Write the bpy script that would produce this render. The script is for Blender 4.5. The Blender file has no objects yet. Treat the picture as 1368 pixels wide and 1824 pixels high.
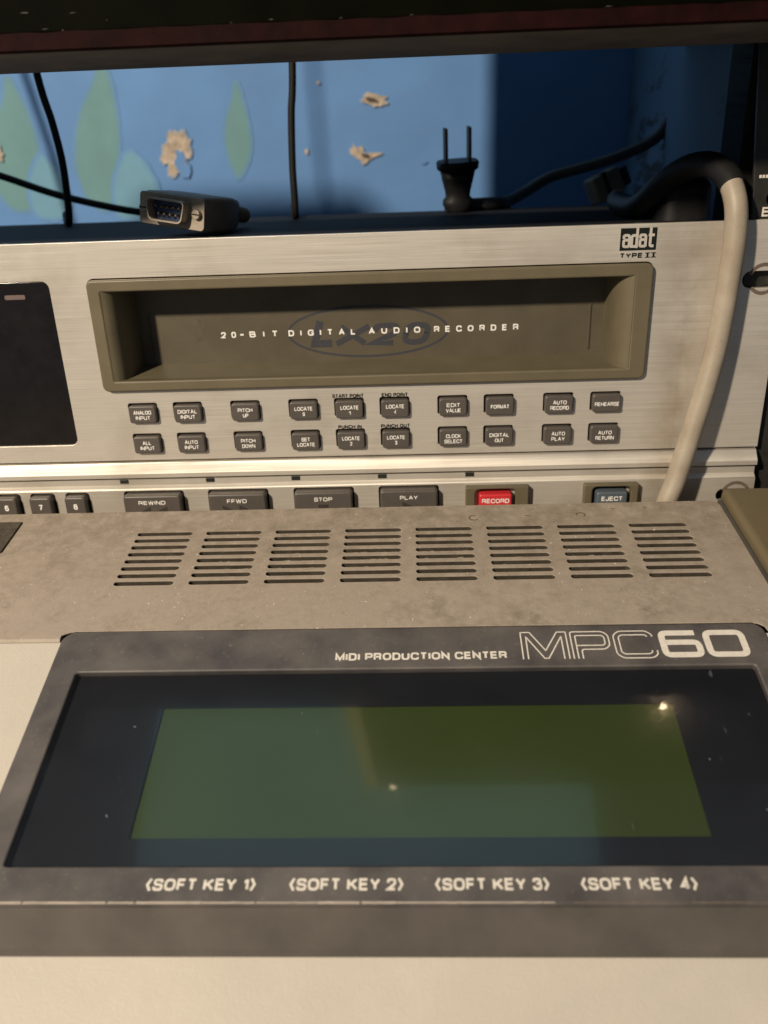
import bpy, bmesh, math, random
from mathutils import Matrix, Vector, noise
random.seed(7)
S = 0.001                                   # everything below is laid out in millimetres
scene = bpy.context.scene
COL = scene.collection
rad = math.radians

# ------------------------------------------------------------------ camera
cam_d = bpy.data.cameras.new('camera')
cam = bpy.data.objects.new('camera', cam_d); COL.objects.link(cam)
Rr = ((0.99903923, 0.02839655, -0.03338055), (-0.01961628, -0.39136808, -0.92002512), (-0.03918962, 0.91979599, -0.39043503))
right, down, fwd = (Vector(r) for r in Rr)
cm = Matrix((right, -down, -fwd)).transposed().to_4x4()
cm.translation = Vector((0, -330.1, 155.6)) * S
cam.matrix_world = cm
cam_d.sensor_fit = 'VERTICAL'; cam_d.sensor_height = 24; cam_d.lens = 24 * 1450 / 1824
cam_d.clip_start = 0.01; cam_d.clip_end = 20
cam_d.dof.use_dof = True; cam_d.dof.focus_distance = 0.300; cam_d.dof.aperture_fstop = cam_d.lens / 2.4
scene.camera = cam

# ------------------------------------------------------------------ world, lamps, exposure
w = bpy.data.worlds.new('World'); scene.world = w; w.use_nodes = True
bg = w.node_tree.nodes['Background']; bg.inputs[0].default_value = (0.42, 0.50, 0.62, 1); bg.inputs[1].default_value = 0.21
scene.view_settings.view_transform = 'Standard'; scene.view_settings.look = 'None'
scene.view_settings.exposure = 0; scene.view_settings.gamma = 1

def lamp(name, kind, loc, energy, color, size=0.03, target=None, sy=None):
    d = bpy.data.lights.new(name, kind); d.energy = energy; d.color = color
    if kind == 'POINT': d.shadow_soft_size = size
    if kind == 'AREA':
        d.shape = 'RECTANGLE'; d.size = size; d.size_y = sy or size
    o = bpy.data.objects.new(name, d); COL.objects.link(o); o.location = Vector(loc) * S
    if target is not None:
        o.rotation_euler = (Vector(target) * S - o.location).to_track_quat('-Z', 'Y').to_euler()
    return o
WARM = (1.0, 0.85, 0.665)
lamp('key_lamp', 'POINT', (-655, -930, 700), 95, WARM, 0.034)                  # room lamp, upper left
lamp('mirrored_bulb', 'POINT', (190, -5, 394), 0.02, (1, .74, .45), 0.0018)        # small warm bulbs added above the shelf for the bright spots in the screen
lamp('mirrored_bulb', 'POINT', (187, -4, 384), 0.013, (1, .66, .36), 0.0015)
lamp('ceiling_spot', 'POINT', (-38, 40, 868), 0.014, (1, .74, .45), 0.0045)
lamp('screen_sheen_panel', 'AREA', (-86, 150, 1080), 0.58, (.42, .80, .90), 0.70, None, 0.42)  # added cool panel overhead, gives the screen its teal reflection

# ------------------------------------------------------------------ materials
def new_mat(name):
    m = bpy.data.materials.new(name); m.use_nodes = True
    nt = m.node_tree; b = nt.nodes['Principled BSDF']
    return m, nt, b
def N(nt, t, **kw):
    n = nt.nodes.new(t)
    for k, v in kw.items():
        if k in n.inputs: n.inputs[k].default_value = v
        else: setattr(n, k, v)
    return n
def noise_tex(nt, scale, detail=4, stretch=(1, 1, 1), rough=.55):
    tc = N(nt, 'ShaderNodeTexCoord'); mp = N(nt, 'ShaderNodeMapping'); mp.inputs['Scale'].default_value = stretch
    nt.links.new(tc.outputs['Object'], mp.inputs[0])
    n = N(nt, 'ShaderNodeTexNoise'); n.inputs['Scale'].default_value = scale; n.inputs['Detail'].default_value = detail
    n.inputs['Roughness'].default_value = rough
    nt.links.new(mp.outputs[0], n.inputs['Vector']); return n.outputs[0]
def ramp(nt, src, a, b, ca=(0, 0, 0, 1), cb=(1, 1, 1, 1)):
    r = N(nt, 'ShaderNodeValToRGB'); e = r.color_ramp.elements
    e[0].position = a; e[0].color = ca; e[1].position = b; e[1].color = cb
    nt.links.new(src, r.inputs[0]); return r.outputs[0]
def mix(nt, f, a, b, mode='MIX'):
    n = N(nt, 'ShaderNodeMix', data_type='RGBA', blend_type=mode)
    for i, v in ((0, f), (6, a), (7, b)):
        if hasattr(v, 'links'): nt.links.new(v, n.inputs[i])
        elif i == 0: n.inputs[0].default_value = v
        else: n.inputs[i].default_value = v if len(v) == 4 else (*v, 1)
    return n.outputs[2]
def mth(nt, op, a, b=0.5):
    n = N(nt, 'ShaderNodeMath', operation=op)
    for i, v in ((0, a), (1, b)):
        if hasattr(v, 'links'): nt.links.new(v, n.inputs[i])
        else: n.inputs[i].default_value = v
    return n.outputs[0]
def bump(nt, b, h, strength=.3, dist=.0002):
    n = N(nt, 'ShaderNodeBump'); n.inputs['Strength'].default_value = strength; n.inputs['Distance'].default_value = dist
    nt.links.new(h, n.inputs['Height']); nt.links.new(n.outputs[0], b.inputs['Normal'])
def plain(name, col, rough=.5, metal=0, spec=.5, var=.25, scale=120, bmp=.0, bscale=2500, dust=0, dustcol=(.35, .31, .26)):
    m, nt, b = new_mat(name)
    n = noise_tex(nt, scale, 5)
    dark = tuple(c * (1 - var) for c in col); lite = tuple(min(1, c * (1 + var)) for c in col)
    c = mix(nt, ramp(nt, n, .3, .7), dark, lite)
    if dust:
        s = ramp(nt, noise_tex(nt, 900, 3), .62, .75)
        s2 = ramp(nt, noise_tex(nt, 60, 4), .35, .75)
        c = mix(nt, mth(nt, 'MULTIPLY', mth(nt, 'ADD', mth(nt, 'MULTIPLY', s, .5), mth(nt, 'MULTIPLY', s2, .6)), dust), c, dustcol)
    nt.links.new(c, b.inputs['Base Color'])
    b.inputs['Roughness'].default_value = rough; b.inputs['Metallic'].default_value = metal
    b.inputs['Specular IOR Level'].default_value = spec
    if bmp: bump(nt, b, noise_tex(nt, bscale, 3), bmp)
    return m

def brushed():
    m, nt, b = new_mat('brushed_aluminium')
    st = noise_tex(nt, 1, 6, (16, 16, 3400), .62); st2 = noise_tex(nt, 1, 4, (45, 45, 700), .6)
    big = noise_tex(nt, 22, 5)
    c = mix(nt, ramp(nt, st, .25, .75), (.62, .575, .50), (.86, .81, .72))
    c = mix(nt, mth(nt, 'MULTIPLY', ramp(nt, st2, .5, .75), .25), c, (.50, .45, .37))
    c = mix(nt, mth(nt, 'MULTIPLY', ramp(nt, big, .5, .72), .38), c, (.34, .28, .20))      # grease stains
    # yellowish stain beside the grey cable, painted for the cable's warm reflection
    tc = N(nt, 'ShaderNodeTexCoord'); sx = N(nt, 'ShaderNodeSeparateXYZ'); nt.links.new(tc.outputs['Object'], sx.inputs[0])
    g = mth(nt, 'SUBTRACT', 1, mth(nt, 'MULTIPLY', mth(nt, 'ABSOLUTE', mth(nt, 'SUBTRACT', sx.outputs[0], .108)), 70)); g.node.use_clamp = True
    g = mth(nt, 'MULTIPLY', g, ramp(nt, noise_tex(nt, 45, 5), .35, .6))
    c = mix(nt, mth(nt, 'MULTIPLY', g, .55), c, (.30, .22, .13))
    sp = ramp(nt, noise_tex(nt, 420, 4), .68, .76)
    c = mix(nt, mth(nt, 'MULTIPLY', sp, .4), c, (.75, .70, .62))
    nt.links.new(c, b.inputs['Base Color']); b.inputs['Metallic'].default_value = .58
    r = ramp(nt, st, .2, .8, (.34, .34, .34, 1), (.52, .52, .52, 1)); nt.links.new(r, b.inputs['Roughness'])
    b.inputs['Anisotropic'].default_value = .5
    bump(nt, b, st, .22, .00012)
    return m
ALU = brushed()

def deckmat(name, col, grime, gc, specks=.6):
    m, nt, b = new_mat(name)
    n1 = noise_tex(nt, 28, 6, (1, 1, 1), .65); n2 = noise_tex(nt, 420, 5, (1, 1, 1), .7); n3 = noise_tex(nt, 1500, 3)
    c = mix(nt, ramp(nt, n1, .3, .72), tuple(x * .93 for x in col), tuple(x * 1.06 for x in col))
    c = mix(nt, mth(nt, 'MULTIPLY', mth(nt, 'MULTIPLY', ramp(nt, n2, .40, .75), ramp(nt, noise_tex(nt, 55, 4), .3, .7)), grime), c, gc)
    m2 = mth(nt, 'MULTIPLY', ramp(nt, n1, .45, .7), ramp(nt, noise_tex(nt, 170, 6, (1, 1, 1), .7), .42, .62))
    c = mix(nt, mth(nt, 'MULTIPLY', m2, grime), c, tuple(x * .8 for x in gc))
    tcg = N(nt, 'ShaderNodeTexCoord'); sy = N(nt, 'ShaderNodeSeparateXYZ'); nt.links.new(tcg.outputs['Object'], sy.inputs[0])
    back = mth(nt, 'MULTIPLY', mth(nt, 'ADD', sy.outputs[1], .078), 19.0); back.node.use_clamp = True       # years of dirt towards the rear edge
    back = mth(nt, 'MULTIPLY', back, ramp(nt, noise_tex(nt, 130, 7, (1, 1, 1), .72), .36, .66))
    c = mix(nt, mth(nt, 'MULTIPLY', back, min(1, grime * 1.1)), c, tuple(x * .85 for x in gc))
    sp = ramp(nt, noise_tex(nt, 760, 2), .72, .755)
    c = mix(nt, mth(nt, 'MULTIPLY', sp, specks), c, (.8, .75, .66))
    sd = ramp(nt, noise_tex(nt, 610, 2, (1, 1.3, 1)), .24, .27, (1, 1, 1, 1), (0, 0, 0, 1))
    c = mix(nt, mth(nt, 'MULTIPLY', sd, specks * .8), c, (.10, .07, .05))
    nt.links.new(c, b.inputs['Base Color'])
    b.inputs['Roughness'].default_value = .62; b.inputs['Specular IOR Level'].default_value = .35
    bump(nt, b, mth(nt, 'ADD', n3, mth(nt, 'MULTIPLY', n2, .7)), .5, .0002)
    return m
DECK = deckmat('dirty_grey_plastic', (.36, .305, .25), .70, (.20, .165, .12), .9)
BODY = deckmat('cream_plastic', (.49, .45, .388), .10, (.42, .36, .28), .12)
CHEEK = deckmat('olive_cheek_plastic', (.135, .108, .062), .15, (.16, .13, .08), .1)
BEZEL = plain('olive_bezel_plastic', (.118, .100, .062), .42, 0, .4, .08, 90, .15, 3500, .10, (.32, .27, .2))
DOOR = plain('smoked_olive_door', (.082, .070, .046), .42, 0, .4, .10, 70, .1, 3500, .14, (.28, .25, .2))
KEY = plain('grey_key_plastic', (.076, .066, .058), .42, 0, .5, .06, 300, .08, 4000, .06)
KEYRED = plain('red_key_plastic', (.55, .030, .038), .38, 0, .5, .06, 300, .05)
KEYBLUE = plain('blue_grey_key_plastic', (.085, .105, .125), .40, 0, .5, .06, 300, .05)
HOLE = plain('dark_gap', (.012, .011, .010), .7, 0, .2, .05)
PRINT_W = plain('white_print', (.78, .76, .72), .6, 0, .3, .06, 900)
PRINT_WORN = plain('worn_cream_print', (.66, .62, .55), .6, 0, .3, .10, 700)
PRINT_K = plain('black_print', (.010, .013, .012), .8, 0, .1, .1, 900)
PRINT_BLUE = plain('dark_blue_print', (.044, .045, .054), .5, 0, .3, .1, 900)
PRINT_METAL = plain('bare_metal_print', (.62, .58, .52), .5, .4, .4, .08, 900)
KEYGLYPH = plain('dark_glyph_print', (.035, .030, .027), .6, 0, .3, .1, 900)
DISPLAY = plain('smoked_display_glass', (.008, .007, .007), .12, 0, .5, .2, 200, 0, 2500, .03, (.2, .18, .16))
LEDOFF = plain('unlit_segment', (.13, .09, .085), .5, 0, .4, .1, 400)
CHASSIS = plain('black_chassis_steel', (.010, .010, .012), .75, 0, .2, .2, 200, .2, 3000, .05, (.05, .05, .05))
PANEL = plain('charcoal_panel_plastic', (.060, .055, .055), .50, 0, .5, .12, 90, .25, 3500, .75, (.21, .185, .165))
SKIRT = plain('charcoal_skirt_plastic', (.072, .065, .057), .6, 0, .3, .10, 60, .2, 3500, .15, (.24, .21, .18))
CABLEG = plain('grey_cable_rubber', (.36, .315, .25), .46, 0, .4, .10, 90, .25, 2500, .60, (.17, .12, .075))
CABLEK = plain('black_cable_rubber', (.008, .008, .008), .6, 0, .2, .2, 300, .1, 3000, .02, (.16, .14, .12))
CABLED = plain('dark_grey_cable_rubber', (.055, .056, .060), .5, 0, .4, .15, 300)
PLUGK = plain('black_plug_rubber', (.010, .010, .011), .5, 0, .4, .2, 300)
BRASS = plain('dull_blade_metal', (.16, .13, .10), .5, .6, .4, .2, 500)
STEEL = plain('nickel_steel', (.34, .29, .23), .42, .35, .5, .12, 500, .05)
HOOD = plain('grey_hood_plastic', (.25, .20, .155), .55, 0, .4, .12, 200, .3, 1500, .1)
PINBLUE = plain('blue_insulator', (.02, .04, .10), .4, 0, .5, .1, 300)
FOAM = plain('black_foam', (.035, .031, .027), .9, 0, .2, .7, 700, 1.0, 900, .6, (.22, .18, .13))
SHELFK = plain('black_painted_wood', (.0016, .0019, .0006), .6, 0, .02, .3, 60, .1, 500, .006, (.1, .09, .07))
SHELFR = plain('worn_red_edge', (.010, .0018, .0018), .7, 0, .06, .4, 150, .3, 900, .05, (.03, .025, .022))
SHELFU = plain('bare_underside_wood', (.075, .066, .058), .7, 0, .3, .2, 60, .3, 500, .1)
RAILK = plain('black_rail_steel', (.020, .020, .017), .45, 0, .4, .2, 300, .2, 2500, .05)
MARK = plain('brown_glue_residue', (.10, .05, .03), .7, 0, .3, .5, 900)
SCUFF = plain('brown_washer_scuff', (.17, .13, .105), .5, .3, .4, .3, 900)
LEAF = plain('mural_green', (.15, .30, .32), .7, 0, .3, .06, 40)
LEAF2 = plain('mural_pale_teal', (.165, .35, .48), .7, 0, .3, .06, 40)
PLASTER = plain('bare_plaster', (.46, .38, .30), .9, 0, .2, .35, 260, .5, 900)
PLASTERD = plain('deep_plaster', (.09, .07, .06), .9, 0, .2, .4, 260)
WALLM = plain('blue_wall_paint', (.120, .268, .55), .65, 0, .3, .08, 20, .25, 500, .03, (.3, .35, .45))
DESKM = plain('black_desk_laminate', (.02, .018, .016), .6, 0, .3, .3, 80)
BLACKPL = plain('black_plain_plastic', (.010, .010, .010), .5, 0, .3, .2, 200)
BLOCK = plain('brown_grey_connector', (.14, .125, .095), .6, 0, .3, .15, 200)
GROOVE = plain('dark_groove_fill', (.05, .04, .028), .7, 0, .2, .3, 400)

RIM = plain('torn_paint_edge', (.30, .36, .44), .8, 0, .2, .4, 500)
CHAFE_GLEAM = plain('chafed_gleam_plastic', (.42, .36, .30), .45, .1, .5, .25, 160)  # wear tone that also carries the painted edge highlight
def sidemat():
    m, nt, b = new_mat('scraped_blue_board')
    n = noise_tex(nt, 1, 6, (9, 11, 75), .68); n2 = noise_tex(nt, 11, 3)
    f = mth(nt, 'MULTIPLY', ramp(nt, n, .50, .56), ramp(nt, n2, .44, .54))
    c = mix(nt, f, (.062, .135, .21), (.008, .007, .009))
    c = mix(nt, mth(nt, 'MULTIPLY', ramp(nt, noise_tex(nt, 9, 4), .35, .65), .5), c, (.05, .10, .16))
    nt.links.new(c, b.inputs['Base Color']); b.inputs['Roughness'].default_value = .7
    bump(nt, b, n, .3, .0005); return m
SIDEM = sidemat()

def lcdmat():
    m, nt, b = new_mat('lcd_green')
    c = mix(nt, ramp(nt, noise_tex(nt, 14, 3), .3, .7), (.034, .052, .0080), (.041, .061, .011))
    nt.links.new(c, b.inputs['Base Color']); b.inputs['Roughness'].default_value = .8; b.inputs['Specular IOR Level'].default_value = .05; return m
LCD = lcdmat()
LCDMASK = plain('black_lcd_mask', (.007, .0075, .010), .6, 0, .2, .1, 60)
def glassmat():
    m, nt, b = new_mat('smoked_window')
    nt.nodes.remove(b); out = nt.nodes['Material Output']
    tr = N(nt, 'ShaderNodeBsdfTransparent'); tr.inputs[0].default_value = (.94, .94, .94, 1)
    gs = N(nt, 'ShaderNodeBsdfGlossy'); gs.inputs['Roughness'].default_value = .015
    gr = N(nt, 'ShaderNodeBsdfGlossy'); gr.inputs['Roughness'].default_value = .13
    gl = N(nt, 'ShaderNodeMixShader'); gl.inputs[0].default_value = .7; nt.links.new(gs.outputs[0], gl.inputs[1]); nt.links.new(gr.outputs[0], gl.inputs[2])
    geo = N(nt, 'ShaderNodeNewGeometry'); dt = N(nt, 'ShaderNodeVectorMath', operation='DOT_PRODUCT')
    nt.links.new(geo.outputs['Incoming'], dt.inputs[0]); nt.links.new(geo.outputs['Normal'], dt.inputs[1])
    ic = mth(nt, 'SUBTRACT', 1, mth(nt, 'ABSOLUTE', dt.outputs['Value'], 0))          # Schlick reflectance, same from both sides
    fres = mth(nt, 'ADD', .04, mth(nt, 'MULTIPLY', .96, mth(nt, 'POWER', ic, 5.0)))
    m1 = N(nt, 'ShaderNodeMixShader'); nt.links.new(fres, m1.inputs[0])
    nt.links.new(tr.outputs[0], m1.inputs[1]); nt.links.new(gl.outputs[0], m1.inputs[2])
    df = N(nt, 'ShaderNodeBsdfDiffuse'); df.inputs[0].default_value = (.20, .23, .28, 1)
    haze = mth(nt, 'MULTIPLY', ramp(nt, noise_tex(nt, 25, 5, (1, 1.6, 1), .65), .3, .8), .016)
    sp = mth(nt, 'MULTIPLY', ramp(nt, noise_tex(nt, 330, 2), .77, .79), .6)
    sc = mth(nt, 'MULTIPLY', ramp(nt, noise_tex(nt, 1, 4, (300, 90, 90), .6), .70, .75), .22)
    f = mth(nt, 'ADD', mth(nt, 'ADD', haze, sp), mth(nt, 'ADD', sc, .005))
    m2 = N(nt, 'ShaderNodeMixShader'); nt.links.new(f, m2.inputs[0])
    nt.links.new(m1.outputs[0], m2.inputs[1]); nt.links.new(df.outputs[0], m2.inputs[2])
    nt.links.new(m2.outputs[0], out.inputs[0]); return m
GLASS = glassmat()

# ------------------------------------------------------------------ builders (mm in, metres out)
def frame(o, tilt=None):
    """local (u right, v up, w out) -> world. tilt None = upright faceplate; else degrees of slope for a deck."""
    if tilt is None: u, v, n = Vector((1, 0, 0)), Vector((0, 0, 1)), Vector((0, -1, 0))
    else:
        t = rad(tilt); u = Vector((1, 0, 0)); v = Vector((0, math.cos(t), math.sin(t))); n = Vector((0, -math.sin(t), math.cos(t)))
    m = Matrix((u, v, n)).transposed().to_4x4(); m.translation = Vector(o); return m
def link(name, me, mat, parent=None):
    o = bpy.data.objects.new(name, me); COL.objects.link(o)
    if mat and not me.materials: me.materials.append(mat)
    if parent: o.parent = parent; o.matrix_parent_inverse = parent.matrix_world.inverted()
    return o
def mesh(name, vs, fs, mat, parent=None, M=None, smooth=False):
    me = bpy.data.meshes.new(name)
    M = M or Matrix()
    me.from_pydata([(M @ Vector(v)) * S for v in vs], [], fs); me.update()
    if smooth:
        for p in me.polygons: p.use_smooth = True
    return link(name, me, mat, parent)
def thing(name, label, cat, loc=(0, 0, 0), group=None):
    o = bpy.data.objects.new(name, None); COL.objects.link(o); o.location = Vector(loc) * S
    o.empty_display_size = .01
    o['label'] = label; o['category'] = cat
    if group: o['group'] = group
    bpy.context.view_layer.update(); return o
def tag(o, label, cat, group=None):
    o['label'] = label; o['category'] = cat
    if group: o['group'] = group
    return o
def rrect(x0, y0, x1, y1, r=1, n=5):
    pts = []
    if not isinstance(r, (tuple, list)): r = (r,) * 4
    for (cx, cy, a), q in zip(((x1, y1, 0), (x0, y1, 90), (x0, y0, 180), (x1, y0, 270)), r):
        sx = -1 if cx == x1 else 1; sy = -1 if cy == y1 else 1
        if q <= 0: pts.append((cx, cy)); continue
        for i in range(n + 1):
            t = rad(a + 90 * i / n); pts.append((cx + sx * q + q * math.cos(t), cy + sy * q + q * math.sin(t)))
    return pts
def curve_mesh(loops, thick, bev=0):
    cu = bpy.data.curves.new('c', 'CURVE'); cu.dimensions = '2D'; cu.fill_mode = 'BOTH'
    cu.extrude = max(0, thick / 2 - bev); cu.bevel_depth = bev; cu.bevel_resolution = 2; cu.offset = -bev
    for lp in loops:
        sp = cu.splines.new('POLY'); sp.points.add(len(lp) - 1); sp.use_cyclic_u = True
        for p, q in zip(sp.points, lp): p.co = (q[0], q[1], 0, 1)
    o = bpy.data.objects.new('c', cu); COL.objects.link(o)
    dg = bpy.context.evaluated_depsgraph_get(); dg.update()
    me = bpy.data.meshes.new_from_object(o.evaluated_get(dg)); bpy.data.objects.remove(o); bpy.data.curves.remove(cu)
    return me
def plate(name, loops, w0, w1, M, mat, parent=None, bev=0):
    """flat piece with holes between heights w0 < w1 of frame M"""
    me = curve_mesh(loops, w1 - w0, bev)
    T = Matrix.Scale(S, 4) @ M @ Matrix.Translation((0, 0, (w0 + w1) / 2)); me.transform(T)
    me.name = name; me.materials.clear()
    return link(name, me, mat, parent)
def flat(name, loop, wz, M, mat, parent=None):
    return plate(name, [loop], wz, wz + .04, M, mat, parent)
def rnd3(path, closed=False, n=4):
    """round each corner by its own radius (third value)"""
    P = [Vector((p[0], p[1])) for p in path]; out = []; L = len(P)
    for i, p in enumerate(P):
        r = path[i][2] if len(path[i]) > 2 else 0
        if r <= 0 or (not closed and i in (0, L - 1)): out.append(tuple(p)); continue
        a = P[i - 1]; c = P[(i + 1) % L]
        qa = min(r, (a - p).length / 2); qc = min(r, (c - p).length / 2)
        s = p + (a - p).normalized() * qa; e = p + (c - p).normalized() * qc
        for k in range(n + 1):
            t = k / n; w1 = .72; b = 2 * t * (1 - t) * 1.25; d = (1 - t) ** 2 + b + t * t
            out.append(tuple(((1 - t) ** 2 * s + b * p + t * t * e) / d))
    return out
R = .5
GL = {  # glyph: (width, [(path, closed), ...]) centre lines in a unit box
 'A': (1.0, [([(0, 0), (.5, 1), (1, 0)], 0), ([(.2, .34), (.8, .34)], 0)]),
 'B': (.92, [([(0, 0), (0, 1), (.93, 1, .3), (.93, .53, .3), (.1, .53)], 0), ([(.45, .51), (1, .51, .3), (1, 0, .3), (0, 0)], 0)]),
 'C': (1.0, [([(1, .68), (1, 1, R), (0, 1, R), (0, 0, R), (1, 0, R), (1, .32)], 0)]),
 'D': (.96, [([(0, 0), (0, 1), (1, 1, R), (1, 0, R)], 1)]),
 'E': (.84, [([(1, 1), (0, 1), (0, 0), (1, 0)], 0), ([(0, .52), (.93, .52)], 0)]),
 'F': (.78, [([(1, 1), (0, 1), (0, 0)], 0), ([(0, .50), (.9, .50)], 0)]),
 'G': (1.02, [([(1, .70), (1, 1, R), (0, 1, R), (0, 0, R), (1, 0, .4), (1, .46), (.58, .46)], 0), ([(1, .3), (1, 0)], 0)]),
 'H': (.94, [([(0, 0), (0, 1)], 0), ([(1, 0), (1, 1)], 0), ([(0, .53), (1, .53)], 0)]),
 'I': (.0, [([(.5, 0), (.5, 1)], 0)]),
 'J': (.72, [([(1, 1), (1, 0, .4), (0, 0, .4), (0, .32)], 0)]),
 'K': (.96, [([(0, 0), (0, 1)], 0), ([(1, 1), (.04, .38)], 0), ([(.36, .58), (1, 0)], 0)]),
 'L': (.76, [([(0, 1), (0, 0), (1, 0)], 0)]),
 'M': (1.15, [([(0, 0), (0, 1), (.5, .06), (1, 1), (1, 0)], 0)]),
 'N': (.96, [([(0, 0), (0, 1), (1, 0), (1, 1)], 0)]),
 'O': (1.06, [([(0, 0, R), (0, 1, R), (1, 1, R), (1, 0, R)], 1)]),
 'P': (.88, [([(0, 0), (0, 1), (1, 1, .3), (1, .44, .3), (0, .44)], 0)]),
 'R': (.94, [([(0, 0), (0, 1), (.97, 1, .3), (.97, .48, .3), (0, .48)], 0), ([(.62, .48), (.92, .40, .2), (.95, 0)], 0)]),
 'S': (.90, [([(.97, .72), (.97, 1, .4), (.03, 1, .4), (.03, .56, .3), (1, .47, .3), (1, 0, .4), (0, 0, .4), (0, .30)], 0)]),
 'T': (.86, [([(0, 1), (1, 1)], 0), ([(.5, 1), (.5, 0)], 0)]),
 'U': (.94, [([(0, 1), (0, 0, .45), (1, 0, .45), (1, 1)], 0)]),
 'V': (.94, [([(0, 1), (.5, 0), (1, 1)], 0)]),
 'W': (1.35, [([(0, 1), (.26, 0), (.5, .96), (.74, 0), (1, 1)], 0)]),
 'X': (.94, [([(0, 0), (1, 1)], 0), ([(0, 1), (1, 0)], 0)]),
 'Y': (.94, [([(0, 1), (.5, .44), (1, 1)], 0), ([(.5, .44), (.5, 0)], 0)]),
 '0': (.80, [([(0, 0, R), (0, 1, R), (1, 1, R), (1, 0, R)], 1)]),
 '1': (.36, [([(0, .76), (.5, .78, .2), (1, 1)], 0), ([(1, 1), (1, 0)], 0)]),
 '2': (.80, [([(0, .66), (0, 1, .45), (1, 1, .45), (1, .55, .3), (0, .0), (1, 0)], 0)]),
 '3': (.80, [([(.02, .72), (.02, 1, .4), (.95, 1, .4), (.95, .54, .25), (.4, .54)], 0), ([(.4, .54), (1, .54, .3), (1, 0, .4), (0, 0, .4), (0, .3)], 0)]),
 '4': (.84, [([(.72, 0), (.72, 1), (0, .28), (1, .28)], 0)]),
 '6': (.80, [([(0, 0, .4), (0, .58, .35), (1, .58, .35), (1, 0, .4)], 1), ([(0, .3), (0, 1, .5), (.95, 1, .4), (.97, .78)], 0)]),
 '7': (.80, [([(0, 1), (1, 1), (.35, 0)], 0)]),
 '8': (.80, [([(0, 0, .4), (0, .54, .3), (1, .54, .3), (1, 0, .4)], 1), ([(.06, .54, .3), (.06, 1, .35), (.94, 1, .35), (.94, .54, .3)], 1)]),
 '<': (.40, [([(1, 1.12), (0, .5), (1, -.12)], 0)]), '>': (.40, [([(0, 1.12), (1, .5), (0, -.12)], 0)]),
 '-': (.40, [([(0, .4), (1, .4)], 0)]),
}
def text(name, s, box, wz, M, mat, parent=None, t=.17, shear=0, space=.15, thin=1.0):
    """lettering built from strokes, fitted to box (x0, base, x1, top) in frame M"""
    H = box[3] - box[1]; st = t * H; x = 0; items = []
    for ch in s:
        if ch == ' ': x += .42 + space * .6; continue
        wd, ps = GL[ch]; cw = wd * (1 - t) if wd else 0
        items.append((x + t / 2, cw, ps)); x += cw + t + space
    W = x - space; k = (box[2] - box[0]) / (W * H)          # horizontal stretch
    tx = st                                                # keep stroke weight even
    vs = []; fs = []; z = 0; mw = None
    for gx, cw, ps in items:
        for path, closed in ps:
            q = []
            for p in path:
                X = gx + p[0] * cw if cw else gx
                X = (X - t / 2) / max(1e-6, W - t) * (box[2] - box[0] - st) + st / 2 if W > t * 1.01 else (box[2] - box[0]) / 2
                Y = st / 2 + p[1] * (H - st)
                q.append((X, Y, (p[2] * min(H, max(cw, .3) * H * k) if len(p) > 2 else 0)))
            q = rnd3(q, closed)
            q = [(box[0] + a + b_ * shear, box[1] + b_) for a, b_ in q]
            o = ribbon('t', [(q, bool(closed))], st, wz + z, M, mat); z += .004
            b0 = len(vs); vs += [v.co.copy() for v in o.data.vertices]; fs += [tuple(b0 + i for i in f.vertices) for f in o.data.polygons]
            d = o.data; bpy.data.objects.remove(o); bpy.data.meshes.remove(d)
    me = bpy.data.meshes.new(name); me.from_pydata(vs, [], fs); me.update()
    return link(name, me, mat, parent)
def joined(name, objs, mat, parent):
    """several lettering meshes -> one"""
    bm = bmesh.new()
    for o in objs: bm.from_mesh(o.data)
    me = bpy.data.meshes.new(name); bm.to_mesh(me); bm.free()
    for o in objs:
        d = o.data; bpy.data.objects.remove(o); bpy.data.meshes.remove(d)
    return link(name, me, mat, parent)
def cap(name, x0, y0, x1, y1, w0, w1, r, bev, M, mat, parent=None, dome=0.0, n=5, inset=.0, taper=0):
    """rounded key: prism with a rolled top edge"""
    loops = []
    def lp(off, h): return [(x, y, h) for x, y in rrect(x0 + off, y0 + off, x1 - off, y1 - off, max(.05, r - off * .6), n)]
    loops.append(lp(-taper, w0)); loops.append(lp(0, w1 - bev))
    for k in range(1, 5):
        a = rad(90 * k / 4); loops.append(lp(bev * (1 - math.cos(a)), w1 - bev + bev * math.sin(a)))
    cx, cy = (x0 + x1) / 2, (y0 + y1) / 2
    vs = [v for l in loops for v in l]; m = len(loops[0]); fs = []
    for k in range(len(loops) - 1):
        for i in range(m):
            j = (i + 1) % m; fs.append((k * m + i, k * m + j, (k + 1) * m + j, (k + 1) * m + i))
    top = len(loops) - 1; fs.append(tuple(top * m + i for i in range(m)))
    o = mesh(name, vs, fs, mat, parent, M, True); o.data.polygons[len(fs) - 1].use_smooth = False
    return o
def catmull(pts, n=8, closed=False):
    P = [Vector(p) for p in pts]; out = []; L = len(P)
    rng = range(L if closed else L - 1)
    for i in rng:
        if closed: a, b, c, d = P[i - 1], P[i], P[(i + 1) % L], P[(i + 2) % L]
        else: a, b, c, d = P[max(i - 1, 0)], P[i], P[i + 1], P[min(i + 2, L - 1)]
        for k in range(n):
            t = k / n
            out.append(.5 * ((2 * b) + (c - a) * t + (2 * a - 5 * b + 4 * c - d) * t * t + (3 * b - a - 3 * c + d) * t ** 3))
    if not closed: out.append(P[-1])
    return out
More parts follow.
